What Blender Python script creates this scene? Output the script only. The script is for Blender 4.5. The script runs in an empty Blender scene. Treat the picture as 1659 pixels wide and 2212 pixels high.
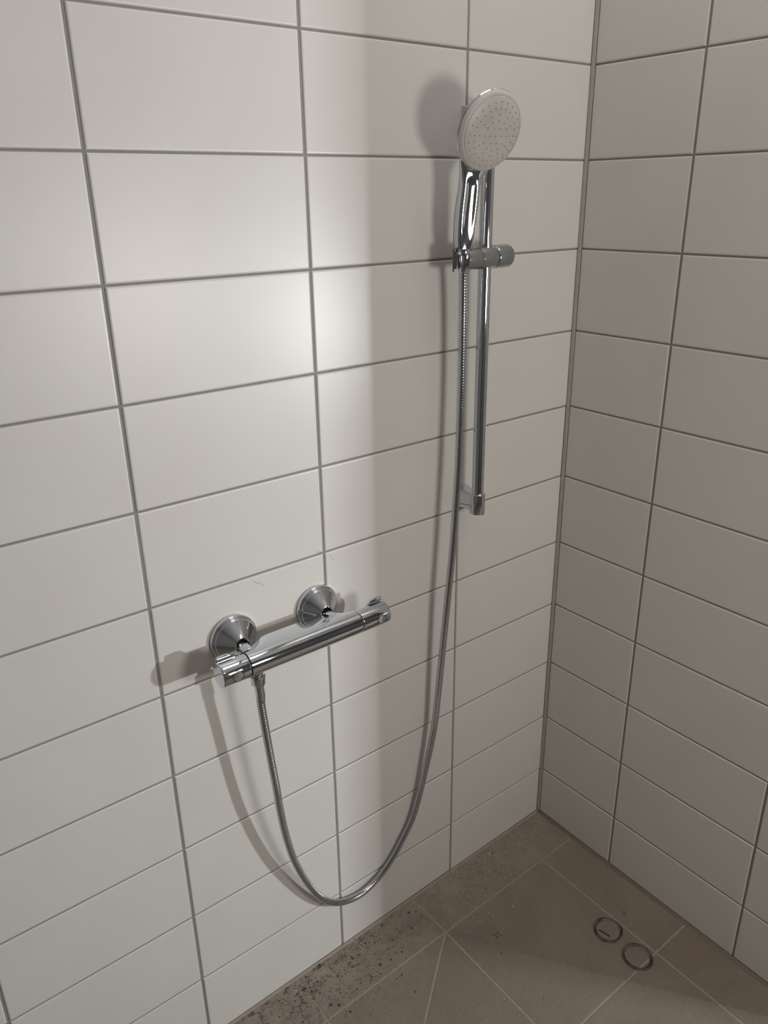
import bpy, math, random
from mathutils import Vector, Matrix

# ------------------------------------------------------------------ set-up
# Lengths are laid out in "tile heights": one unit = one 150 mm tile row.
# x runs along the left wall (0 = room corner, negative to the left),
# d is the distance out of the left wall, z is the height (0 = a joint line).
U = 0.15
ZF = -10.87                                  # floor height at the corner


def P(x, d, z):
    return Vector((x * U, -d * U, (z - ZF) * U))


def FZ(x, y):                                # floor slope towards the drain
    return ZF + 0.0248 * x + 0.013 * y


S = bpy.context.scene
COL = S.collection

# ------------------------------------------------------------------ camera
cam_d = bpy.data.cameras.new('camera')
cam = bpy.data.objects.new('camera', cam_d)
COL.objects.link(cam)
CR = ((0.789505, -0.613567, -0.014748), (-0.240035, -0.286569, -0.927503), (0.564859, 0.735808, -0.373525))
CT = (-8.228948, -6.646907, -1.345127)
m = Matrix(((CR[0][0], -CR[1][0], -CR[2][0]),
            (CR[0][1], -CR[1][1], -CR[2][1]),
            (CR[0][2], -CR[1][2], -CR[2][2]))).to_4x4()
m.translation = P(CT[0], -CT[1], CT[2])
cam.matrix_world = m
cam_d.sensor_fit = 'VERTICAL'
cam_d.sensor_height = 36.0
cam_d.lens = 1701.587 * 36.0 / 2212.0
cam_d.clip_start = 0.02
S.camera = cam

# ------------------------------------------------------------------ light
S.view_settings.view_transform = 'Standard'
S.view_settings.look = 'None'
S.view_settings.gamma = 1.0
S.view_settings.use_curve_mapping = False
S.view_settings.exposure = 0.0

w = bpy.data.worlds.new('world')
S.world = w
w.use_nodes = True
w.node_tree.nodes['Background'].inputs[0].default_value = (0.9, 0.85, 0.78, 1)
w.node_tree.nodes['Background'].inputs[1].default_value = 0.01


def area(name, loc, target, sx, sy, power, color):
    ld = bpy.data.lights.new(name, 'AREA')
    ld.shape = 'RECTANGLE'
    ld.size = sx
    ld.size_y = sy
    ld.energy = power
    ld.color = color
    o = bpy.data.objects.new(name, ld)
    COL.objects.link(o)
    o.location = loc
    o.rotation_euler = (target - loc).to_track_quat('-Z', 'Y').to_euler()
    return o


# bright lamp in the room beyond the end of the right wall
area('work_lamp', P(5.9, 13.0, -4.75), P(-5, 0, -4.5), 0.45 * U, 0.3 * U, 24.0, (0.975, 1.0, 1.015))
# softer lamp opposite the shower
area('room_lamp', P(-1.7, 11.0, -3.2), P(-3.2, 0, -4), 2.4 * U, 2.0 * U, 6.8, (1.0, 0.98, 0.90))
# ceiling lamps
area('ceiling_lamp', P(-2.0, 3.0, 4.9), P(-2.0, 3.0, -9), 3.0 * U, 3.0 * U, 2.75, (1.0, 0.92, 0.90))
area('ceiling_lamp', P(-4.0, 14.0, 4.9), P(-4.0, 14.0, -9), 3.0 * U, 3.0 * U, 2.2, (1.0, 0.60, 0.42))

# ------------------------------------------------------------------ helpers


def mesh_obj(name, verts, faces, mat, parent=None, smooth=False, sharp=None):
    """verts are world metres; they are stored relative to the parent's place."""
    off = ORG[parent.name] if parent is not None else Vector((0, 0, 0))
    me = bpy.data.meshes.new(name)
    me.from_pydata([tuple(Vector(v) - off) for v in verts], [], faces)
    me.validate()
    me.update()
    if mat:
        me.materials.append(mat)
    if smooth:
        for p in me.polygons:
            p.use_smooth = True
        if sharp is not None:
            me.set_sharp_from_angle(angle=math.radians(sharp))
    o = bpy.data.objects.new(name, me)
    COL.objects.link(o)
    if parent is not None:
        o.parent = parent
        ORG[o.name] = off
    else:
        ORG[o.name] = Vector((0, 0, 0))
    return o


ORG = {}


def thing(name, label, cat, loc, group=None):
    o = bpy.data.objects.new(name, None)
    o.empty_display_size = 0.02
    COL.objects.link(o)
    o.location = loc
    ORG[o.name] = Vector(loc)
    o['label'] = label
    o['category'] = cat
    if group:
        o['group'] = group
    return o


def join(parts):
    V, Fc = [], []
    for v, f in parts:
        n = len(V)
        V += list(v)
        Fc += [tuple(i + n for i in g) for g in f]
    return V, Fc


def loft(rings, cap0=True, cap1=True, closed=True):
    n = len(rings[0])
    V = [p for r in rings for p in r]
    Fc = []
    for i in range(len(rings) - 1):
        for j in range(n if closed else n - 1):
            k = (j + 1) % n
            Fc.append((i * n + j, i * n + k, (i + 1) * n + k, (i + 1) * n + j))
    if cap0:
        Fc.append(tuple(reversed(range(n))))
    if cap1:
        Fc.append(tuple(range((len(rings) - 1) * n, len(rings) * n)))
    return V, Fc


def frame(axis, up=Vector((0, 0, 1))):
    a = axis.normalized()
    if abs(a.dot(up)) > 0.95:
        up = Vector((0, 1, 0))
    u = a.cross(up).normalized()
    v = a.cross(u).normalized()
    return u, v, a


def lathe(origin, axis, profile, N=48, cap0=True, cap1=True):
    """profile: (distance along axis, radius) in metres."""
    u, v, a = frame(axis)
    rings = []
    for t, r in profile:
        c = origin + a * t
        rings.append([c + (u * math.cos(2 * math.pi * k / N) + v * math.sin(2 * math.pi * k / N)) * r
                      for k in range(N)])
    return loft(rings, cap0, cap1)


def rcyl(o, axis, L, r, b=None, N=48):
    """cylinder with rounded rims"""
    b = b if b is not None else min(r, L) * 0.15
    pr = []
    for k in range(5):
        a = k / 4 * math.pi / 2
        pr.append((b - b * math.cos(a), r - b + b * math.sin(a)))
    for k in range(5):
        a = math.pi / 2 - k / 4 * math.pi / 2
        pr.append((L - b + b * math.cos(a), r - b + b * math.sin(a)))
    return lathe(o, axis, pr, N)


def tube(points, radii, N=16, caps=True):
    n = len(points)
    rings = []
    t0 = (points[1] - points[0]).normalized()
    u, v, _ = frame(t0)
    for i, p in enumerate(points):
        t = (points[min(i + 1, n - 1)] - points[max(i - 1, 0)]).normalized()
        u = (u - t * u.dot(t)).normalized()
        v = t.cross(u)
        r = radii[i] if isinstance(radii, (list, tuple)) else radii
        rings.append([p + (u * math.cos(2 * math.pi * k / N) + v * math.sin(2 * math.pi * k / N)) * r
                      for k in range(N)])
    return loft(rings, caps, caps)


def inset(poly, dist):
    """inset a counter-clockwise convex polygon; dist may be one number or one per edge"""
    n = len(poly)
    ds = dist if isinstance(dist, (list, tuple)) else [dist] * n
    L = []
    for i in range(n):
        x0, y0 = poly[i]
        x1, y1 = poly[(i + 1) % n]
        dx, dy = x1 - x0, y1 - y0
        l = math.hypot(dx, dy)
        nx, ny = -dy / l, dx / l
        L.append((x0 + nx * ds[i], y0 + ny * ds[i], dx / l, dy / l))
    out = []
    for i in range(n):
        ax, ay, ux, uy = L[i - 1]
        bx, by, vx, vy = L[i]
        den = ux * vy - uy * vx
        t = ((bx - ax) * vy - (by - ay) * vx) / den
        out.append((ax + ux * t, ay + uy * t))
    return out


def plate(poly, depth, steps):
    """slab from a polygon: rings of (inset, height); returns 2.5-D rings (x, y, h)"""
    n = len(poly)
    rings = [[(x, y, -depth) for x, y in poly]]
    for i_, h in steps:
        rings.append([(x, y, h) for x, y in (inset(poly, i_) if i_ else poly)])
    V, Fc = loft(rings, True, True)
    return V, Fc


# ------------------------------------------------------------------ materials


def new_mat(name):
    mt = bpy.data.materials.new(name)
    mt.use_nodes = True
    nt = mt.node_tree
    return mt, nt, nt.nodes['Principled BSDF']


def N(nt, t, **kw):
    n = nt.nodes.new(t)
    for k, v in kw.items():
        setattr(n, k, v)
    return n


def noise(nt, scale, detail=4, rough=0.6, dist=0.0):
    tc = N(nt, 'ShaderNodeNewGeometry')
    n = N(nt, 'ShaderNodeTexNoise')
    n.inputs['Scale'].default_value = scale
    n.inputs['Detail'].default_value = detail
    n.inputs['Roughness'].default_value = rough
    n.inputs['Distortion'].default_value = dist
    nt.links.new(tc.outputs['Position'], n.inputs['Vector'])
    return n


def ramp(nt, src, stops):
    r = N(nt, 'ShaderNodeValToRGB')
    e = r.color_ramp.elements
    e[0].position, e[0].color = stops[0][0], (*stops[0][1], 1)
    e[1].position, e[1].color = stops[-1][0], (*stops[-1][1], 1)
    for p, c in stops[1:-1]:
        k = e.new(p)
        k.color = (*c, 1)
    nt.links.new(src, r.inputs['Fac'])
    return r


def mix(nt, fac, a, b, mode='MIX'):
    mx = N(nt, 'ShaderNodeMix', data_type='RGBA', blend_type=mode)
    if isinstance(fac, float):
        mx.inputs[0].default_value = fac
    else:
        nt.links.new(fac, mx.inputs[0])
    for i, s in ((6, a), (7, b)):
        if isinstance(s, tuple):
            mx.inputs[i].default_value = (*s, 1)
        else:
            nt.links.new(s, mx.inputs[i])
    return mx.outputs[2]


def bump(nt, bs, height, strength, dist):
    b = N(nt, 'ShaderNodeBump')
    b.inputs['Strength'].default_value = strength
    b.inputs['Distance'].default_value = dist
    nt.links.new(height, b.inputs['Height'])
    nt.links.new(b.outputs['Normal'], bs.inputs['Normal'])


def mat_glaze():
    mt, nt, bs = new_mat('white satin glaze')
    n = noise(nt, 9, 3, 0.5)
    c = ramp(nt, n.outputs['Fac'], [(0.3, (0.735, 0.715, 0.69)), (0.7, (0.755, 0.74, 0.715))])
    nt.links.new(c.outputs['Color'], bs.inputs['Base Color'])
    bs.inputs['Roughness'].default_value = 0.32
    bs.inputs['IOR'].default_value = 1.5
    g = noise(nt, 1400, 2, 0.6)
    bump(nt, bs, g.outputs['Fac'], 0.10, 0.0006)
    return mt


def mat_grout(name, a, b, sc=160, rough=0.9):
    mt, nt, bs = new_mat(name)
    n = noise(nt, sc, 5, 0.7)
    c = ramp(nt, n.outputs['Fac'], [(0.3, a), (0.7, b)])
    nt.links.new(c.outputs['Color'], bs.inputs['Base Color'])
    bs.inputs['Roughness'].default_value = rough
    g = noise(nt, 900, 3, 0.6)
    bump(nt, bs, g.outputs['Fac'], 0.5, 0.0004)
    return mt


def mat_floor():
    mt, nt, bs = new_mat('brown stoneware with dust and dirt')
    big = noise(nt, 3.2, 5, 0.6, 0.4)
    c = ramp(nt, big.outputs['Fac'], [(0.3, (0.198, 0.161, 0.129)), (0.5, (0.240, 0.200, 0.163)),
                                      (0.72, (0.290, 0.246, 0.203))]).outputs['Color']
    rn = noise(nt, 1.9, 4, 0.6, 0.5)
    rr0 = ramp(nt, rn.outputs['Fac'], [(0.50, (1, 1, 1)), (0.72, (1.10, 0.99, 0.93))])
    c = mix(nt, 1.0, c, rr0.outputs['Color'], 'MULTIPLY')
    # fine speckle of the stoneware
    sp = noise(nt, 420, 3, 0.8)
    spr = ramp(nt, sp.outputs['Fac'], [(0.36, (0.72, 0.72, 0.72)), (0.6, (1.12, 1.12, 1.12))])
    c = mix(nt, 0.8, c, spr.outputs['Color'], 'MULTIPLY')
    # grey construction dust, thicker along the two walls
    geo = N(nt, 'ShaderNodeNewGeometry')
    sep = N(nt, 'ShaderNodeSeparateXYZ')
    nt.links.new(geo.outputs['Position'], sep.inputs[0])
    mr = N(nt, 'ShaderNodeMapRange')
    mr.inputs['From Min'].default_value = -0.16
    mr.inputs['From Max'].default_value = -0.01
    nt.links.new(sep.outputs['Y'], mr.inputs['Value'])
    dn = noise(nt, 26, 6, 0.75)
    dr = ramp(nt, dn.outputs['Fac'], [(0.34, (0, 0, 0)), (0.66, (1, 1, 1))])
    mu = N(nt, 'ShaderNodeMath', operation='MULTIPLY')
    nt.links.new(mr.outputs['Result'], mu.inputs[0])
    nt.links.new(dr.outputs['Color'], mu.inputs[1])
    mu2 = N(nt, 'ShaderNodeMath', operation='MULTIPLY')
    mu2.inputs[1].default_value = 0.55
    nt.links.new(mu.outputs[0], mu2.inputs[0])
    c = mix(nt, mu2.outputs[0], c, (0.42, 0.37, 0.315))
    # dark mould-like dirt next to the left wall, left of the second wall joint
    mx_ = N(nt, 'ShaderNodeMapRange')
    mx_.inputs['From Min'].default_value = -0.36
    mx_.inputs['From Max'].default_value = -0.62
    nt.links.new(sep.outputs['X'], mx_.inputs['Value'])
    my_ = N(nt, 'ShaderNodeMapRange')
    my_.inputs['From Min'].default_value = -0.20
    my_.inputs['From Max'].default_value = -0.02
    nt.links.new(sep.outputs['Y'], my_.inputs['Value'])
    dd = noise(nt, 70, 8, 0.75, 0.05)
    ddr = ramp(nt, dd.outputs['Fac'], [(0.52, (0, 0, 0)), (0.62, (0.9, 0.9, 0.9))])
    k1 = N(nt, 'ShaderNodeMath', operation='MULTIPLY')
    nt.links.new(mx_.outputs['Result'], k1.inputs[0])
    nt.links.new(my_.outputs['Result'], k1.inputs[1])
    k2 = N(nt, 'ShaderNodeMath', operation='MULTIPLY')
    nt.links.new(k1.outputs[0], k2.inputs[0])
    nt.links.new(ddr.outputs['Color'], k2.inputs[1])
    c = mix(nt, k2.outputs[0], c, (0.085, 0.073, 0.063))
    nt.links.new(c, bs.inputs['Base Color'])
    bs.inputs['Roughness'].default_value = 0.62
    g = noise(nt, 300, 4, 0.7)
    bump(nt, bs, g.outputs['Fac'], 0.35, 0.0008)
    return mt


def mat_chrome(name, col=(0.66, 0.69, 0.73), rough=0.045):
    mt, nt, bs = new_mat(name)
    bs.inputs['Metallic'].default_value = 1.0
    n = noise(nt, 40, 3, 0.6)
    c = ramp(nt, n.outputs['Fac'], [(0.3, tuple(x * 0.96 for x in col)), (0.7, col)])
    nt.links.new(c.outputs['Color'], bs.inputs['Base Color'])
    r = N(nt, 'ShaderNodeMapRange')
    r.inputs['To Min'].default_value = rough * 0.7
    r.inputs['To Max'].default_value = rough * 1.4
    nt.links.new(n.outputs['Fac'], r.inputs['Value'])
    nt.links.new(r.outputs['Result'], bs.inputs['Roughness'])
    return mt


def mat_plain(name, col, rough=0.5, metal=0.0, sc=30, var=0.06):
    mt, nt, bs = new_mat(name)
    n = noise(nt, sc, 3, 0.6)
    c = ramp(nt, n.outputs['Fac'], [(0.3, tuple(x * (1 - var) for x in col)), (0.7, tuple(min(1, x * (1 + var)) for x in col))])
    nt.links.new(c.outputs['Color'], bs.inputs['Base Color'])
    bs.inputs['Roughness'].default_value = rough
    bs.inputs['Metallic'].default_value = metal
    return mt


GLAZE = mat_glaze()
GROUT = mat_grout('grey wall grout', (0.27, 0.262, 0.25), (0.315, 0.305, 0.292))
SILI = mat_plain('grey silicone', (0.36, 0.345, 0.31), 0.6)
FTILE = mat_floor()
FGROUT = mat_grout('light brown floor grout', (0.30, 0.255, 0.21), (0.375, 0.32, 0.27))
CHROME = mat_chrome('polished chrome')
SATIN = mat_chrome('satin chrome', (0.47, 0.49, 0.50), 0.20)
HOSE = mat_chrome('steel hose', (0.60, 0.62, 0.65), 0.13)
DARK = mat_plain('dark gap', (0.02, 0.02, 0.02), 0.7)
WHITEP = mat_plain('white plastic', (0.66, 0.64, 0.62), 0.42)
NOZ = mat_plain('grey white rubber', (0.60, 0.58, 0.56), 0.5)
PAINT = mat_plain('grey wall paint', (0.26, 0.26, 0.26), 0.8)
CEILM = mat_plain('white ceiling paint', (0.7, 0.68, 0.65), 0.9)
DIRT = mat_plain('dark dirt', (0.062, 0.052, 0.043), 0.9, 0, 300, 0.5)
PLASTER = mat_plain('plaster crumb', (0.52, 0.48, 0.43), 0.9)
RINGM = mat_plain('dusty plastic ring', (0.145, 0.128, 0.112), 0.40, 0, 90, 0.6)

# ------------------------------------------------------------------ walls
rnd = random.Random(4)
ROWZ = [0.0] + [-v for v in [0.9995, 2.0021, 3.0042, 3.9955, 4.9853, 5.9852, 6.9844, 7.9872, 8.9888]] + [-10.0]
ROWS = [5.0, 4.0, 3.0, 2.0, 1.0] + ROWZ
ROWS = [5.35] + ROWS
LX = [1.9638, 3.9648, 5.9695, 7.9672]
LX = [0.0] + LX + [LX[-1] + 2.003 * k for k in range(1, 5)]
RY = [0.0] + [1.4220, 3.4432] + [4.75]
HG_H = 0.0098      # half width of a horizontal joint
HG_V = 0.0138      # half width of a vertical joint
CORN = 0.033       # tile edge to the room corner
STEPS = [(0.0, -0.014), (0.0035, -0.0055), (0.0105, -0.0014), (0.018, 0.0)]
END_X = -LX[-1]


def slab(x0, x1, d0, d1, z0, z1):
    a = [P(x, d, z) for z in (z0, z1) for d in (d0, d1) for x in (x0, x1)]
    return a, [(0, 2, 3, 1), (4, 5, 7, 6), (0, 1, 5, 4), (2, 6, 7, 3), (0, 4, 6, 2), (1, 3, 7, 5)]


def box_struct(name, x0, x1, d0, d1, z0, z1, mat):
    v, f = slab(x0, x1, d0, d1, z0, z1)
    o = mesh_obj(name, v, f, mat)
    o['kind'] = 'structure'
    return o


CEIL_Z = 5.40
wall_left = box_struct('wall_left', END_X - 0.05, 0.75, -0.8, -0.0135, -11.6, CEIL_Z, GROUT)
wall_right = box_struct('wall_right', 0.0135, 0.75, -0.0135, 4.75, -11.6, CEIL_Z, GROUT)

cache = {}


def wall_tile(wall, poly, side, cx, cz):
    """poly: counter-clockwise, centred outline (a = along the wall, z)"""
    key = (side, tuple((round(a, 4), round(b, 4)) for a, b in poly))
    if key not in cache:
        V, Fc = plate(poly, 0.045, STEPS)
        if side == 'L':      # seen from -y : a = x
            vv = [Vector((a * U, -h * U, b * U)) for a, b, h in V]
        else:                # on the right wall, a = -y direction mirrored
            vv = [Vector((-h * U, a * U, b * U)) for a, b, h in V]
        me = bpy.data.meshes.new('tile')
        me.from_pydata([tuple(v) for v in vv], [], Fc)
        me.validate()
        me.update()
        me.materials.append(GLAZE)
        cache[key] = me
    o = bpy.data.objects.new('tile', cache[key])
    COL.objects.link(o)
    o.parent = wall
    t = 0.0016
    if side == 'L':
        o.location = P(cx, rnd.uniform(-0.001, 0.0015), cz)
        o.rotation_euler = (rnd.uniform(-t, t), 0, rnd.uniform(-t, t))
    else:
        o.location = P(rnd.uniform(-0.0015, 0.001), -cx, cz)
        o.rotation_euler = (0, rnd.uniform(-t, t), rnd.uniform(-t, t))
    return o


for ri in range(len(ROWS)):
    zt = ROWS[ri] - HG_H
    last = ri == len(ROWS) - 1
    for ci in range(len(LX) - 1):
        x1 = -LX[ci] - (CORN if ci == 0 else HG_V)
        x0 = -LX[ci + 1] + HG_V
        if last:
            b0, b1 = FZ(x0, 0) + 0.022, FZ(x1, 0) + 0.022
        else:
            b0 = b1 = ROWS[ri + 1] + HG_H
        cx, cz = (x0 + x1) / 2, (zt + b0) / 2
        wall_tile(wall_left, [(x0 - cx, b0 - cz), (x1 - cx, b1 - cz), (x1 - cx, zt - cz), (x0 - cx, zt - cz)], 'L', cx, cz)
    for ci in range(len(RY) - 1):
        y1 = -RY[ci] - (CORN if ci == 0 else HG_V)
        y0 = -RY[ci + 1] + (HG_V if ci < len(RY) - 2 else 0.0)
        if last:
            b0, b1 = FZ(0, y0) + 0.022, FZ(0, y1) + 0.022
        else:
            b0 = b1 = ROWS[ri + 1] + HG_H
        cy, cz = (y0 + y1) / 2, (zt + b0) / 2
        wall_tile(wall_right, [(y0 - cy, b0 - cz), (y1 - cy, b1 - cz), (y1 - cy, zt - cz), (y0 - cy, zt - cz)], 'R', cy, cz)

# silicone bead in the corner and along the floor
g = CORN + 0.001
bead = [(-g, 0.004), (-g * 0.62, g * 0.62 * 0.9), (-0.004, g)]


def prism(sec_fn, ts):
    rings = [[sec_fn(t, k) for k in range(4)] for t in ts]
    return loft(rings)


def corner_sec(z):
    return [P(0.0, 0.0, z), P(-g, 0.0, z), P(-g * 0.55, g * 0.55, z), P(0.0, g, z)]


v, f = loft([corner_sec(z) for z in (-10.85, -8, -5, -2, 1, 5.38)])
tb = mesh_obj('trim_1', v, f, SILI)
tb['kind'] = 'structure'


def left_sec(x):
    z = FZ(x, 0)
    return [P(x, 0.0, z - 0.01), P(x, 0.0, z + 0.024), P(x, 0.012, z + 0.018), P(x, 0.030, z + 0.001), P(x, 0.030, z - 0.01)]


v, f = loft([left_sec(x) for x in (-0.03, -4, -8, -12, END_X)])
tb = mesh_obj('trim_2', v, f, FGROUT)
tb['kind'] = 'structure'


def right_sec(y):
    z = FZ(0, y)
    return [P(0.0, -y, z - 0.01), P(0.0, -y, z + 0.024), P(-0.014, -y, z + 0.016), P(-0.05, -y, z + 0.001), P(-0.05, -y, z - 0.01)]


v, f = loft([right_sec(y) for y in (-0.03, -1.5, -3, -4.75)])
tb = mesh_obj('trim_3', v, f, mat_grout('floor edge joint', (0.16, 0.133, 0.108), (0.21, 0.175, 0.143)))
tb['kind'] = 'structure'

# the rest of the room, behind the camera and round the end of the right wall
FAR_D = 18.0
FAR_X = 9.0
box_struct('wall_back', END_X - 0.05, FAR_X, FAR_D, FAR_D + 0.7, -11.6, CEIL_Z, PAINT)
box_struct('wall_far', END_X - 0.75, END_X - 0.06, -0.8, FAR_D + 0.7, -11.6, CEIL_Z, PAINT)
box_struct('wall_side', FAR_X + 0.01, FAR_X + 0.7, -0.8, FAR_D + 0.7, -11.6, CEIL_Z, PAINT)
box_struct('wall_front', 0.76, FAR_X, -0.8, -0.0135, -11.6, CEIL_Z, PAINT)
# doorway wall of the shower room: its edge cuts off the lamp's light
box_struct('wall_entrance', 2.216, FAR_X, 7.55, 7.9, -11.6, CEIL_Z, PAINT)
box_struct('ceiling', END_X - 0.75, FAR_X + 0.7, -0.8, FAR_D + 0.7, CEIL_Z + 0.01, CEIL_Z + 0.6, CEILM)

# ------------------------------------------------------------------ floor


def fpt(x, y, h):
    return P(x, -y, FZ(x, y) + h)


fl_out = [(END_X, -FAR_D), (FAR_X, -FAR_D), (FAR_X, 0.0), (END_X, 0.0)]
v = [fpt(x, y, -0.004) for x, y in fl_out] + [fpt(x, y, -0.5) for x, y in fl_out]
floor = mesh_obj('floor', v, [(0, 1, 2, 3), (7, 6, 5, 4), (0, 4, 5, 1), (1, 5, 6, 2), (2, 6, 7, 3), (3, 7, 4, 0)], FGROUT)
floor['kind'] = 'structure'


def clip(poly, a, b, c):
    """keep the part of the polygon with a*x+b*y+c >= 0"""
    out = []
    n = len(poly)
    for i in range(n):
        p, q = poly[i], poly[(i + 1) % n]
        s, t = a * p[0] + b * p[1] + c, a * q[0] + b * q[1] + c
        if s >= 0:
            out.append(p)
        if (s >= 0) != (t >= 0):
            k = s / (s - t)
            out.append((p[0] + (q[0] - p[0]) * k, p[1] + (q[1] - p[1]) * k))
    return out


def clean(poly):
    out = []
    for p in poly:
        if not out or math.hypot(p[0] - out[-1][0], p[1] - out[-1][1]) > 0.02:
            out.append(p)
    if len(out) > 1 and math.hypot(out[0][0] - out[-1][0], out[0][1] - out[-1][1]) < 0.02:
        out.pop()
    return out


FXS = [-0.005, -0.722, -2.72, -4.71] + [-4.71 - 2.0 * k for k in range(1, 7)]
FXS = [x for x in FXS if x > END_X] + [END_X]
FYS = [-0.005, -0.738, -2.765, -4.77, -6.77, -8.77, -10.77, -12.77, -14.77, -16.77, -FAR_D]
# diagonal fall cut that starts where two joints cross
dx, dy = -1.06, -0.79
dl = math.hypot(dx, dy)
na, nb = -dy / dl, dx / dl
nc = -(na * -2.72 + nb * -0.738)
FST = [(0.0, -0.006), (0.004, -0.001), (0.010, 0.0)]


def floor_tile(poly):
    poly = clean(poly)
    if len(poly) < 3:
        return
    area_ = sum(poly[i][0] * poly[(i + 1) % len(poly)][1] - poly[(i + 1) % len(poly)][0] * poly[i][1] for i in range(len(poly))) / 2
    if abs(area_) < 0.02:
        return
    p = inset(poly, 0.0110)
    V, Fc = plate(p, 0.05, FST)
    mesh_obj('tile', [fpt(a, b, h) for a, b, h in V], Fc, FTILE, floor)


for i in range(len(FXS) - 1):
    for j in range(len(FYS) - 1):
        x1, x0 = FXS[i], FXS[i + 1]
        y1, y0 = FYS[j], FYS[j + 1]
        cell = [(x0, y0), (x1, y0), (x1, y1), (x0, y1)]
        if x1 <= -2.7 and y1 <= -0.7 and x0 > -9:
            floor_tile(clip(cell, na, nb, nc))
            floor_tile(clip(cell, -na, -nb, -nc))
        else:
            floor_tile(cell)
xs = [-0.005 + 2.0 * k for k in range(0, 5)] + [FAR_X]
for i in range(len(xs) - 1):
    for j in range(len(FYS) - 1):
        y1, y0 = FYS[j], FYS[j + 1]
        if xs[i] < 0.7 and y1 > -4.75:
            y0_ = y0
            if y0 > -4.9:
                continue
            floor_tile([(xs[i], y0), (xs[i + 1], y0), (xs[i + 1], -4.80), (xs[i], -4.80)])
        else:
            floor_tile([(xs[i], y0), (xs[i + 1], y0), (xs[i + 1], y1), (xs[i], y1)])

# ------------------------------------------------------------------ mixer
MX = -4.58                    # middle of the mixer
MD, MZ = 0.44, -5.692          # axis of its body
RX = (-5.145, -4.105)         # the two wall connections
RZ = -5.60
mixer = thing('shower_mixer', 'chrome thermostatic bar mixer on the white tiled wall, hose hanging from its underside',
              'shower mixer', P(MX, 0.0, RZ))
XAX = Vector((1, 0, 0))
OUT = Vector((0, -1, 0))
UP = Vector((0, 0, 1))
BX0, BX1 = -5.228, -3.866     # ends of the fixed body


def sm(t):
    t = max(0.0, min(1.0, t))
    return t * t * (3 - 2 * t)


def body_ring(x):
    """round bar whose top runs back into a flat shelf between the connections"""
    r = 0.130
    k = sm((x - (BX0 - 0.22)) / 0.60) * sm(((BX1 + 0.01) - x) / 0.24)
    back = 0.02 + 0.21 * k              # how far the shelf reaches back
    n = 48
    pts = []
    for i in range(n):
        a = 2 * math.pi * i / n         # 0 = out of the wall, 90 = up
        co, si = math.cos(a), math.sin(a)
        o_, u_ = r * co, r * si
        if co < 0.12:                   # rear half: hull of the circle and the shelf lip
            t = sm((0.12 - co) / 1.1)
            so, su = -back - 0.02, 0.085 * (1 if si > -0.2 else 0.2)
            w_ = k * t
            o_ = o_ * (1 - w_) + (o_ * 0.25 - back) * w_
            u_ = u_ * (1 - w_) + (0.075 + u_ * 0.35) * w_
        pts.append(P(x, MD + o_, MZ + u_))
    return pts


xs_ = [BX0 + 0.004 + (BX1 - BX0 - 0.008) * i / 60 for i in range(61)]
v, f = loft([body_ring(x) for x in xs_])
body = mesh_obj('body', v, f, CHROME, mixer, True, 50)
for bx_ in (BX0, BX1):
    mesh_obj('joint_ring', *lathe(P(bx_ - 0.008, MD, MZ), XAX, [(0, 0.121 * U), (0.016 * U, 0.121 * U)]), DARK, mixer, True, 40)


def knob(xa, xb, label):
    L = (xb - xa)
    s = 1 if L > 0 else -1
    axis = XAX * s
    L = abs(L)
    r = 0.130
    kn = mesh_obj('knob', *rcyl(P(xa, MD, MZ), axis, L * U, r * U, 0.012 * U, 64), CHROME, mixer, True, 40)
    # grip fin on top, at the outer end
    prof = [(L - 0.235, 0.112), (L - 0.155, 0.174), (L - 0.09, 0.182), (L - 0.012, 0.176), (L - 0.003, 0.100)]
    rings = []
    for dd, sc in ((-0.062, 0.0), (-0.058, 0.006), (-0.036, 0.006), (-0.030, 0.0)):
        cxm = sum(p[0] for p in prof) / len(prof)
        rings.append([P(xa + s * (t + (cxm - t) * (0.006 - sc) * 8), MD + dd, MZ + h - (0.006 - sc) * (1 if h > 0.15 else 0)) for t, h in prof])
    v, f = loft(rings)
    mesh_obj('lever', v, f, CHROME, kn, True, 35)
    # round safety button with a fine dark gap
    bx = xa + s * (L * 0.50 if L < 0.33 else L * 0.66)
    mesh_obj('button', *join([lathe(P(bx, MD + 0.06, MZ), OUT, [(0, 0.054 * U), (0.0635 * U, 0.054 * U), (0.0700 * U, 0.048 * U), (0.0715 * U, 0.036 * U)], 40)]), CHROME, kn, True, 40)
    # gap ring follows the curved surface
    pts = []
    for k in range(49):
        a = 2 * math.pi * k / 48
        px, pz = 0.059 * math.cos(a), 0.059 * math.sin(a)
        pts.append(P(bx + px, MD + math.sqrt(r * r - pz * pz) + 0.0004, MZ + pz))
    v, f = tube(pts, 0.0035 * U, 6)
    mesh_obj('button_gap', v, f, DARK, kn, True)
    return kn


knob(BX0 - 0.006, -5.538, 'left')
knob(BX1 + 0.006, -3.484, 'right')

for rx in RX:
    c = P(rx, 0.0, RZ)
    pr = [(0.0, 0.262), (0.028, 0.264), (0.050, 0.258), (0.060, 0.248), (0.066, 0.240), (0.070, 0.238)]
    ros = mesh_obj('rosette', *lathe(c, OUT, [(t * U, r * U) for t, r in
                   [(0.066, 0.236), (0.080, 0.232), (0.088, 0.224), (0.215, 0.088), (0.222, 0.084), (0.224, 0.078), (0.216, 0.066)]], 72, False, False),
                   CHROME, mixer, True, 30)
    mesh_obj('base_ring', *lathe(c, OUT, [(t * U, r * U) for t, r in pr], 72, False, False), CHROME, ros, True, 50)
    mesh_obj('inlet_pipe', *lathe(c + Vector((0, 0, 0)), OUT + Vector((0, 0, -0.09)), [(0.02 * U, 0.0625 * U), (0.36 * U, 0.0625 * U)], 40), CHROME, mixer, True, 40)

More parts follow.
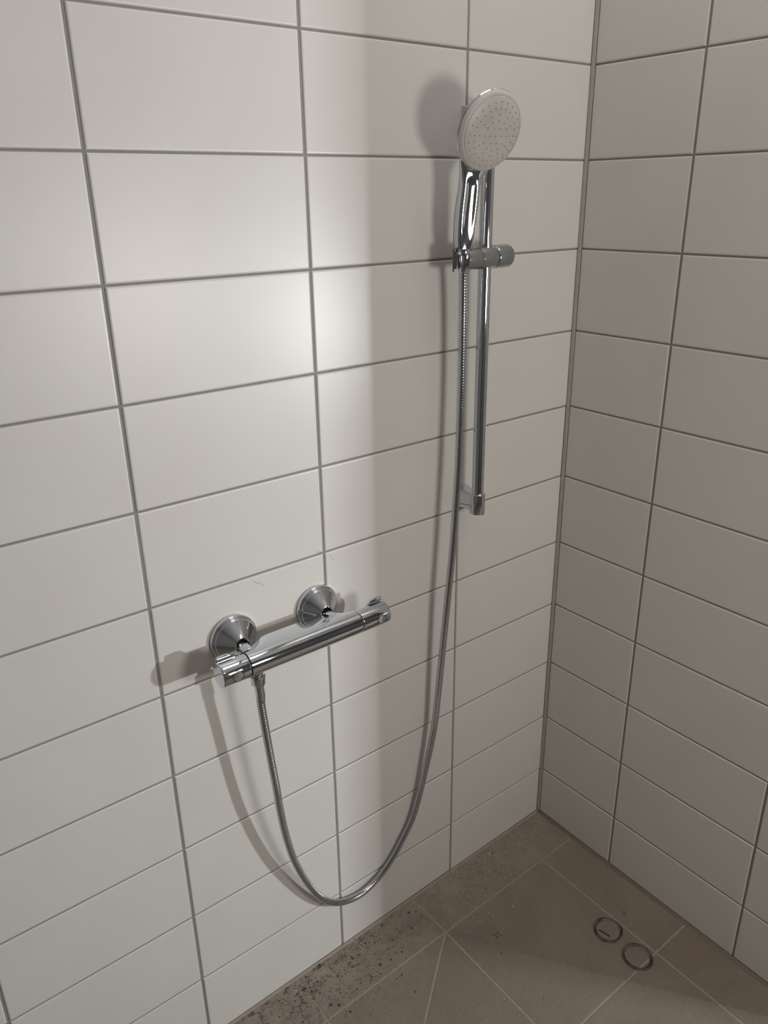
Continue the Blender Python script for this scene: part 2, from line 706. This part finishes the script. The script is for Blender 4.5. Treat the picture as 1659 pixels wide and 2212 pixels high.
NX, ND = -5.115, 0.44
mesh_obj('outlet', *rcyl(P(NX, ND, MZ - 0.10), -UP, 0.075 * U, 0.055 * U, 0.005 * U), CHROME, mixer, True, 40)

# ------------------------------------------------------------------ rail
RLX, RLD = -1.932, 0.30
rail = thing('shower_rail', 'chrome vertical slide rail with sliding holder, on the tiled wall near the corner',
             'shower rail', P(RLX, 0.0, -4.82))
ZT, ZB = -0.60, -4.90
mesh_obj('rail_tube', *lathe(P(RLX, RLD, ZB), UP, [(0, 0.070 * U), ((ZT - ZB) * U, 0.070 * U)], 64), CHROME, rail, True, 40)


def bracket(z0, z1, slot):
    b = mesh_obj('wall_bracket', *rcyl(P(RLX, RLD, z0), UP, (z1 - z0) * U, 0.093 * U, 0.008 * U, 56), CHROME, rail, True, 40)
    # arm: flared at the wall plate, waisted, then running into the cap
    rings = []
    for d, hw, za, zb in ((0.0, 0.102, z0 + 0.0, z1 + 0.02), (0.03, 0.100, z0 + 0.01, z1 + 0.015), (0.08, 0.088, z0 + 0.03, z1 + 0.005),
                          (0.16, 0.078, z0 + 0.035, z1 - 0.005), (0.24, 0.080, z0 + 0.02, z1 - 0.012), (RLD, 0.086, z0 + 0.008, z1 - 0.014)):
        ring = []
        b_ = 0.02
        for sx, sz in ((-1, -1), (1, -1), (1, 1), (-1, 1)):
            cx = RLX + sx * (hw - b_)
            cz = (za + b_) if sz < 0 else (zb - b_)
            a0 = math.atan2(sz, sx) - math.pi / 4
            for k in range(4):
                a = a0 + k / 3 * math.pi / 2
                ring.append(P(cx + b_ * math.cos(a), d, cz + b_ * math.sin(a)))
        rings.append(ring)
    v, f = loft(rings)
    mesh_obj('arm', v, f, CHROME, b, True, 50)
    if slot:
        v, f = slab(RLX - 0.006, RLX + 0.006, RLD - 0.09, RLD + 0.094, z0 - 0.001, z0 + 0.02)
        mesh_obj('slot', v, f, DARK, b)
    return b


bracket(-4.945, -4.690, True)
bracket(-0.80, -0.52, False)

# slider: three sections of a lying cylinder and a cup for the hand shower
SZ = -1.985
sl = mesh_obj('slider', *join([rcyl(P(-1.832, RLD, SZ), -XAX, 0.222 * U, 0.119 * U, 0.004 * U, 64)]), SATIN, rail, True, 40)
mesh_obj('clamp_knob', *rcyl(P(-1.826, RLD, SZ), XAX, 0.235 * U, 0.122 * U, 0.022 * U, 64), SATIN, sl, True, 40)
mesh_obj('holder_block', *rcyl(P(-2.060, RLD + 0.005, SZ), -XAX, 0.205 * U, 0.117 * U, 0.004 * U, 64), SATIN, sl, True, 40)

HT = Vector((0, -0.10, 0.99)).normalized()        # lean of the hand shower in its cup
HB = P(-2.262, 0.325, SZ)                          # middle of the cup


# thin springy lip on the room side of the cup, and the web that carries it
vx = Vector((0.67, -0.74, 0.0))
def lean_slab(cx, cd, half_l, half_t, z0, z1):
    """upright slab whose flat sides run along (0.67, wall-ward 0.74)"""
    c_ = Vector((cx, cd, 0))
    n_ = Vector((0.74, 0.67, 0.0))
    out = []
    for z in (z0, z1):
        for a_ in (-1, 1):
            for b_ in (-1, 1):
                q_ = c_ + vx * (a_ * half_l) + n_ * (b_ * half_t)
                out.append(P(q_.x, q_.y, z))
    return out, [(0, 2, 3, 1), (4, 5, 7, 6), (0, 1, 5, 4), (2, 6, 7, 3), (0, 4, 6, 2), (1, 3, 7, 5)]


mesh_obj('cup_lip', *lean_slab(-2.382, 0.290, 0.080, 0.008, SZ - 0.115, SZ + 0.110), SATIN, sl)
mesh_obj('lip_web', *lean_slab(-2.352, 0.285, 0.050, 0.016, SZ - 0.090, SZ + 0.085), SATIN, sl)

# ------------------------------------------------------------------ hand shower
hand = thing('hand_shower', 'chrome hand shower with round white nozzle face, standing in the rail holder',
             'shower head', HB)
FA, FE = math.radians(-5.0), math.radians(-20.0)
FN = Vector((math.sin(FA) * math.cos(FE), -math.cos(FA) * math.cos(FE), math.sin(FE)))
FC = P(-2.232, 0.65, -0.805)
mesh_obj('back_shell', *lathe(FC, -FN, [(t * U, r * U) for t, r in
         [(0.052, 0.358), (0.050, 0.370), (0.058, 0.375), (0.072, 0.370), (0.095, 0.335), (0.118, 0.26), (0.135, 0.16), (0.142, 0.06), (0.143, 0.01)]], 96, True, True),
         CHROME, hand, True, 50)
face = mesh_obj('spray_face', *lathe(FC, -FN, [(t * U, r * U) for t, r in
                [(0.0, 0.02), (0.0, 0.20), (0.0, 0.322), (0.003, 0.3265), (0.0085, 0.328), (0.0085, 0.3305), (0.004, 0.333), (0.006, 0.345),
                 (0.014, 0.357), (0.028, 0.366), (0.048, 0.370), (0.053, 0.368)]], 96, True, True),
                WHITEP, hand, True, 50)
NOZ_UV = [(0.0438, -0.2666), (-0.0324, -0.2785), (-0.1058, -0.2684), (-0.1757, -0.2386), (0.1161, -0.2376), (0.1769, -0.1927), (-0.2328, -0.19), (0.0215, -0.2116), (-0.0383, -0.2218), (-0.0994, -0.2118), (0.0812, -0.1875), (-0.1542, -0.1889), (0.2254, -0.1281), (0.1301, -0.1497), (-0.044, -0.1654), (0.0512, -0.1418), (-0.1376, -0.1391), (-0.2036, -0.1503), (-0.2737, -0.1309), (0.1722, -0.098), (-0.0482, -0.1093), (0.0185, -0.0921), (-0.1171, -0.0926), (-0.2385, -0.0998), (0.1204, -0.0703), (0.2569, -0.0583), (-0.2027, -0.0705), (-0.3024, -0.0596), (0.1972, -0.0422), (0.0682, -0.0431), (-0.0173, -0.0336), (-0.0846, -0.0363), (-0.1635, -0.0402), (-0.2617, -0.0429), (0.2686, 0.0222), (0.2092, 0.0253), (0.1473, 0.0266), (0.0886, 0.028), (0.0208, 0.0292), (-0.0496, 0.0285), (-0.1206, 0.0278), (-0.1817, 0.0264), (-0.2218, 0.0228), (-0.2694, 0.0217), (-0.307, 0.0208), (0.2596, 0.096), (0.1998, 0.083), (0.0753, 0.0962), (-0.0109, 0.0947), (-0.0791, 0.0934), (-0.1547, 0.0967), (-0.2564, 0.0798), (-0.2903, 0.0943), (0.1247, 0.1174), (-0.1952, 0.1166), (0.1771, 0.1403), (0.0251, 0.1426), (-0.1095, 0.1452), (-0.2312, 0.1415), (0.2336, 0.1614), (-0.0419, 0.1612), (-0.2636, 0.159), (0.1438, 0.1916), (0.0591, 0.1859), (-0.1248, 0.1864), (-0.1935, 0.1903), (-0.0351, 0.2101), (0.1894, 0.221), (0.0938, 0.2312), (-0.1411, 0.2309), (-0.2145, 0.2206), (0.0333, 0.2543), (-0.0792, 0.2505), (-0.0212, 0.2614), (-0.1544, 0.2661), (0.1299, 0.2682), (0.0629, 0.3009), (-0.0893, 0.3001), (-0.0109, 0.3082)]
fu, fv, _ = frame(FN)
parts = []
for a_, b_ in NOZ_UV:
    o_ = FC + fu * (a_ * U) + fv * (b_ * U)
    parts.append(lathe(o_ - FN * 0.001 * U, FN, [(0, 0.0088 * U), (0.006 * U, 0.0082 * U), (0.013 * U, 0.0052 * U), (0.0145 * U, 0.0035 * U)], 10, False, True))
nz = mesh_obj('nozzles', *join(parts), NOZ, face, True, 60)
nz['kind'] = 'stuff'

# handle: lofted ovals with a long recess in the front
HP = [(-2.2821, 0.3300, -1.8774, 0.0980, 0.0720, 0.0000),
      (-2.2823, 0.3310, -1.8590, 0.1040, 0.0760, 0.0060),
      (-2.2866, 0.3380, -1.7630, 0.1120, 0.0840, 0.0140),
      (-2.2867, 0.3470, -1.6591, 0.1170, 0.0880, 0.0200),
      (-2.2853, 0.3570, -1.5520, 0.1190, 0.0880, 0.0240),
      (-2.2799, 0.3680, -1.4418, 0.1180, 0.0850, 0.0260),
      (-2.2766, 0.3800, -1.3458, 0.1140, 0.0790, 0.0260),
      (-2.2756, 0.3910, -1.2681, 0.1120, 0.0720, 0.0220),
      (-2.2755, 0.4020, -1.2082, 0.1220, 0.0630, 0.0100),
      (-2.2677, 0.4120, -1.1572, 0.1420, 0.0550, 0.0000),
      (-2.2498, 0.4300, -1.0771, 0.1750, 0.0450, 0.0000),
      (-2.2364, 0.4700, -0.9528, 0.1900, 0.0350, 0.0000)]


def handle_ring(c, ax, hw, ht, groove, n=40):
    right = Vector((math.cos(0.28), -math.sin(0.28), 0))
    a = ax.normalized()
    right = (right - a * right.dot(a)).normalized()
    fr = right.cross(a).normalized()
    if fr.y > 0:
        fr = -fr
    ring = []
    for i in range(n):
        t = 2 * math.pi * i / n
        co, si = math.cos(t), math.sin(t)
        e = 0.80
        x = hw * math.copysign(abs(co) ** e, co)
        y = ht * math.copysign(abs(si) ** e, si)
        if si > 0:
            q = x / (hw * 0.55)
            y -= groove * math.exp(-q ** 4 * 1.2)
        ring.append(c + right * (x * U) + fr * (y * U))
    return ring


rings = []
K = len(HP)
pts_ = [P(*h[:3]) for h in HP]
for i in range(K):
    ax = pts_[min(i + 1, K - 1)] - pts_[max(i - 1, 0)]
    rings.append(handle_ring(pts_[i], ax, HP[i][3], HP[i][4], HP[i][5]))


def catmull(rs, sub):
    out = []
    n = len(rs)
    for i in range(n - 1):
        p0, p1, p2, p3 = rs[max(i - 1, 0)], rs[i], rs[i + 1], rs[min(i + 2, n - 1)]
        for s_ in range(sub):
            t = s_ / sub
            out.append([(b * 2 + (c - a) * t + (a * 2 - b * 5 + c * 4 - d) * t * t + (-a + b * 3 - c * 3 + d) * t * t * t) * 0.5
                        for a, b, c, d in zip(p0, p1, p2, p3)])
    out.append(rs[-1])
    return out


mesh_obj('handle', *loft(catmull(rings, 5)), CHROME, hand, True, 55)
hb0 = pts_[0]
mesh_obj('handle_nut', *lathe(hb0 - HT * 0.062 * U, HT, [(0, 0.068 * U), (0.004 * U, 0.073 * U), (0.060 * U, 0.078 * U), (0.066 * U, 0.075 * U)], 48),
         CHROME, hand, True, 40)

# ------------------------------------------------------------------ hose
HO = [(-5.1032, 0.4380, -6.0742),
      (-5.1022, 0.4320, -6.2145),
      (-5.0891, 0.4250, -6.3689),
      (-5.0615, 0.4150, -6.6623),
      (-5.0248, 0.4050, -7.0398),
      (-4.9850, 0.3900, -7.4029),
      (-4.9457, 0.3600, -7.7527),
      (-4.8685, 0.3100, -8.2290),
      (-4.7435, 0.2500, -8.7455),
      (-4.5526, 0.1850, -9.2708),
      (-4.3434, 0.1350, -9.6942),
      (-4.1261, 0.1050, -9.9583),
      (-3.8790, 0.0850, -10.1004),
      (-3.6237, 0.0700, -10.1397),
      (-3.3630, 0.0620, -10.0540),
      (-3.1469, 0.0600, -9.8917),
      (-2.9560, 0.0620, -9.6589),
      (-2.7701, 0.0720, -9.3577),
      (-2.6513, 0.0900, -8.9624),
      (-2.5785, 0.1100, -8.6165),
      (-2.5120, 0.1350, -8.2613),
      (-2.4590, 0.1600, -7.8896),
      (-2.4329, 0.1900, -7.4450),
      (-2.4019, 0.2300, -6.7599),
      (-2.3782, 0.2600, -6.2374),
      (-2.3458, 0.2800, -5.7416),
      (-2.3102, 0.2900, -5.2836),
      (-2.2873, 0.2950, -4.8572),
      (-2.2567, 0.2950, -4.3171),
      (-2.2332, 0.2900, -3.6114),
      (-2.2283, 0.2900, -3.3249),
      (-2.2280, 0.2900, -2.9410),
      (-2.2366, 0.2950, -2.5011),
      (-2.2510, 0.3050, -2.2306),
      (-2.2585, 0.3120, -2.1350),
      (-2.2622, 0.3160, -2.0923)]
hose = thing('shower_hose', 'ribbed chrome metal hose looping down from the mixer and up to the hand shower',
             'shower hose', P(-4.2, 0.05, -9.9))
cp = [P(*p) for p in HO]


def cr(p0, p1, p2, p3, t):
    return 0.5 * ((2 * p1) + (-p0 + p2) * t + (2 * p0 - 5 * p1 + 4 * p2 - p3) * t * t + (-p0 + 3 * p1 - 3 * p2 + p3) * t * t * t)


dense = []
for i in range(len(cp) - 1):
    p0, p1, p2, p3 = cp[max(i - 1, 0)], cp[i], cp[i + 1], cp[min(i + 2, len(cp) - 1)]
    for k in range(60):
        dense.append(cr(p0, p1, p2, p3, k / 60))
dense.append(cp[-1])
cum = [0.0]
for i in range(1, len(dense)):
    cum.append(cum[-1] + (dense[i] - dense[i - 1]).length)


def along(s):
    lo, hi = 0, len(cum) - 1
    while hi - lo > 1:
        mid = (lo + hi) // 2
        if cum[mid] <= s:
            lo = mid
        else:
            hi = mid
    t = (s - cum[lo]) / max(1e-9, cum[hi] - cum[lo])
    return dense[lo].lerp(dense[hi], t)


PITCH = 0.0046
RH = 0.0067
total = cum[-1]
npit = int(total / PITCH)
pp, rr = [], []
for i in range(npit):
    s = total * i / npit
    st = total / npit
    for t, r in ((0.0, 0.86), (0.10, 0.985), (0.38, 1.0), (0.66, 0.985), (0.76, 0.86)):
        pp.append(along(s + st * t))
        rr.append(RH * r)
v, f = tube(pp, rr, 16)
mesh_obj('metal_hose', v, f, HOSE, hose, True, 28)
# lower connection: union nut and smooth sleeve
a0 = cp[0]
ax0 = (cp[1] - cp[0]).normalized()
mesh_obj('union_nut', *lathe(P(NX, ND, MZ - 0.165), -UP, [(t * U, r * U) for t, r in
         [(0, 0.055), (0.0, 0.070), (0.006, 0.077), (0.095, 0.077), (0.104, 0.070), (0.108, 0.056)]], 56), CHROME, hose, True, 40)
mesh_obj('sleeve', *tube([P(NX, ND, MZ - 0.26), (P(NX, ND, MZ - 0.27) + a0) / 2, a0, a0 + ax0 * 0.012], [0.0072, 0.0073, 0.0075, 0.0074], 32), CHROME, hose, True, 40)
a1 = cp[-1]
ax1 = (cp[-1] - cp[-2]).normalized()
mesh_obj('upper_cone', *lathe(a1 - HT * 0.004, HT, [(0, 0.0074), (0.004, 0.0090), (0.026, 0.0108), (0.030, 0.0100)], 40), CHROME, hose, True, 40)

# ------------------------------------------------------------------ things on the floor


def floor_ring(cx, cy, rx, ry, seed):
    rr_ = random.Random(seed)
    n = 64
    ph = [rr_.uniform(0, 6.28) for _ in range(4)]
    def wob(a, s_):
        return 1 + s_ * (0.6 * math.sin(2 * a + ph[0]) + 0.4 * math.sin(5 * a + ph[1]) + 0.3 * math.sin(9 * a + ph[2]))
    secs = [(1.12, -0.002), (1.09, 0.018), (1.045, 0.030), (1.005, 0.018), (0.985, 0.002), (0.955, 0.020), (0.915, 0.016), (0.885, -0.002)]
    rings = []
    for q, h in secs:
        rg = []
        for k in range(n):
            a = 2 * math.pi * k / n
            w_ = wob(a, 0.012 if q > 0.99 else 0.018)
            hh = h * (1 + 0.25 * math.sin(3 * a + ph[3])) if h > 0 else h
            x, y = cx + rx * q * w_ * math.cos(a), cy + ry * q * w_ * math.sin(a)
            rg.append(fpt(x, y, hh))
        rings.append(rg)
    return loft(rings, False, False)


r1 = thing('plastic_ring', 'dusty thin ring on the brown floor, the one with a dark stick inside it', 'ring', fpt(-0.93, -2.15, 0), 'round rings on the shower floor')
mesh_obj('rim', *floor_ring(-0.945, -2.15, 0.183, 0.178, 3), RINGM, r1, True, 60)
r2 = thing('plastic_ring', 'dusty dark rimmed ring lying across a floor joint, the empty one nearer the camera', 'ring', fpt(-0.97, -2.65, 0), 'round rings on the shower floor')
mesh_obj('rim', *floor_ring(-0.972, -2.65, 0.180, 0.182, 9), RINGM, r2, True, 60)

st = thing('stick', 'short straight dark stick lying inside one of the two floor rings', 'stick', fpt(-1.02, -2.14, 0.01))
A_, B_ = fpt(-1.038, -2.063, 0.006), fpt(-1.007, -2.22, 0.006)
dr = (B_ - A_).normalized()
sd = dr.cross(UP).normalized()
rg = []
for q in (A_, A_.lerp(B_, 0.33), A_.lerp(B_, 0.66), B_):
    rg.append([q + sd * 0.0010 - UP * 0.0008, q - sd * 0.0010 - UP * 0.0008, q - sd * 0.0009 + UP * 0.0007, q + sd * 0.0009 + UP * 0.0007])
mesh_obj('shaft', *loft(rg), DARK, st)


def crumb(c, s_, rr_, flat=0.45):
    """small irregular lump of 8 faces"""
    pts = []
    for d_ in ((1, 0, 0), (0, 1, 0), (-1, 0, 0), (0, -1, 0), (0, 0, 1), (0, 0, -0.4)):
        k = rr_.uniform(0.6, 1.25) * s_
        pts.append(c + Vector((d_[0] * k, d_[1] * k, d_[2] * k * flat)))
    return pts, [(0, 1, 4), (1, 2, 4), (2, 3, 4), (3, 0, 4), (1, 0, 5), (2, 1, 5), (3, 2, 5), (0, 3, 5)]


rd = random.Random(11)
parts = []
for _ in range(1100):
    # thick next to the left wall, thinning out towards the room
    x = rd.gauss(-4.3, 0.70)
    y = -0.04 - abs(rd.gauss(0, 0.40))
    if rd.random() < 0.35:
        q_ = rd.choice(((-4.1, -0.2), (-4.7, -0.25), (-3.75, -0.15), (-4.45, -0.55), (-4.9, -0.4), (-3.9, -0.6)))
        x, y = rd.gauss(q_[0], 0.12), min(-0.03, rd.gauss(q_[1], 0.07))
    if x > -0.1 or y < -2.2 or x < -7:
        continue
    s_ = abs(rd.gauss(0, 0.00065)) * rd.choice((0.6, 0.8, 1.0, 1.9)) + 0.00025
    parts.append(crumb(fpt(x, y, 0.002), s_, rd))
for _ in range(130):
    x, y = rd.uniform(-5, -0.2), rd.uniform(-3.6, -0.1)
    parts.append(crumb(fpt(x, y, 0.002), abs(rd.gauss(0, 0.0006)) + 0.0003, rd))
dt = mesh_obj('dirt_crumbs', *join(parts), DIRT)
dt['kind'] = 'stuff'
dt['label'] = 'dark dirt crumbs scattered on the brown floor beside the left wall'
dt['category'] = 'dirt'
parts = []
for _ in range(900):
    x = rd.gauss(-1.75, 0.50)
    y = -0.05 - abs(rd.gauss(0, 0.40))
    if x > -0.1 or x < -4.5:
        continue
    parts.append(crumb(fpt(x, y, 0.002), abs(rd.gauss(0, 0.00075)) + 0.00025, rd))
for _ in range(60):
    parts.append(crumb(fpt(rd.uniform(-4.5, -0.3), rd.uniform(-2.5, -0.1), 0.002), abs(rd.gauss(0, 0.0005)) + 0.0003, rd))
dt = mesh_obj('plaster_dust', *join(parts), PLASTER)
dt['kind'] = 'stuff'
dt['label'] = 'pale plaster crumbs sprinkled on the floor along the left wall near the corner'
dt['category'] = 'dust'


def flake(name, label, cat, x, y, n, spread, size, seed, mat=DIRT):
    q = random.Random(seed)
    t = thing(name, label, cat, fpt(x, y, 0.0))
    ps = []
    for _ in range(n):
        ps.append(crumb(fpt(x + q.gauss(0, spread), y + q.gauss(0, spread), 0.004), size * q.uniform(0.5, 1.1), q, 0.6))
    mesh_obj('clump', *join(ps), mat, t)


flake('debris_flake', 'dark curled debris flake on the floor between the wall and the ring with the stick', 'debris', -0.550, -2.104, 8, 0.022, 0.0016, 1)
flake('debris_flake', 'dark ragged debris clump in the middle of the large floor tile', 'debris', -2.197, -1.235, 10, 0.024, 0.0017, 2)
flake('debris_flake', 'small dark curl on the floor joint beyond the empty ring', 'debris', -0.588, -2.752, 4, 0.012, 0.0011, 3)
flake('debris_flake', 'dark crumb clump left of the floor joint crossing, near the lower edge', 'debris', -2.345, -1.452, 4, 0.01, 0.0013, 4)
flake('debris_flake', 'small dark speck on the floor close to the room corner', 'debris', -0.290, -0.399, 3, 0.008, 0.0012, 5)
flake('debris_flake', 'small dark lump on the dusty floor by the left wall near the corner', 'debris', -1.230, -0.161, 4, 0.009, 0.0014, 6)
flake('debris_flake', 'dark dirt lump against the left wall beside the second wall joint', 'debris', -3.340, -0.088, 10, 0.018, 0.0016, 7)
flake('debris_flake', 'largest dark dirt lump lying at the foot of the left wall', 'debris', -4.383, -0.046, 14, 0.03, 0.002, 8)
flake('debris_flake', 'dark smeared dirt lump near the lower edge of the photo, beside the left wall', 'debris', -4.741, -0.203, 14, 0.03, 0.0018, 9)
flake('plaster_chip', 'pale plaster chip on the large floor tile, right of the dust', 'chip', -1.676, -1.038, 3, 0.008, 0.0013, 10, PLASTER)


def hair(label, pts, r=0.00016):
    """pts are on the tile face"""
    t = thing('hair', label, 'hair', P(*pts[0]))
    c = [P(*p) for p in pts]
    d_ = []
    for i in range(len(c) - 1):
        p0, p1, p2, p3 = c[max(i - 1, 0)], c[i], c[i + 1], c[min(i + 2, len(c) - 1)]
        d_ += [cr(p0, p1, p2, p3, k / 5) for k in range(5)]
    d_.append(c[-1])
    mesh_obj('strand', *tube(d_, r, 6), DIRT, t)


hair('curled hair stuck on the tile above the left mixer connection', [(-4.8550, 0.0015, -5.0385), (-4.8312, 0.0015, -5.0623), (-4.8183, 0.0015, -5.0848), (-4.7851, 0.0015, -5.0883), (-4.7538, 0.0015, -5.1169), (-4.7369, 0.0015, -5.1408)])
hair('thin bent hair below the wall joint crossing above the mixer', [(-3.9042, 0.0015, -5.0169), (-3.8899, 0.0015, -5.0293), (-3.8875, 0.0015, -5.0560), (-3.8659, 0.0015, -5.0727), (-3.8491, 0.0015, -5.1155)])
hair('tiny hair beside the wall joint crossing above the mixer', [(-4.0543, 0.0015, -4.9354), (-4.0433, 0.0015, -4.9587), (-4.0156, 0.0015, -4.9602), (-3.9871, 0.0015, -4.9754)])
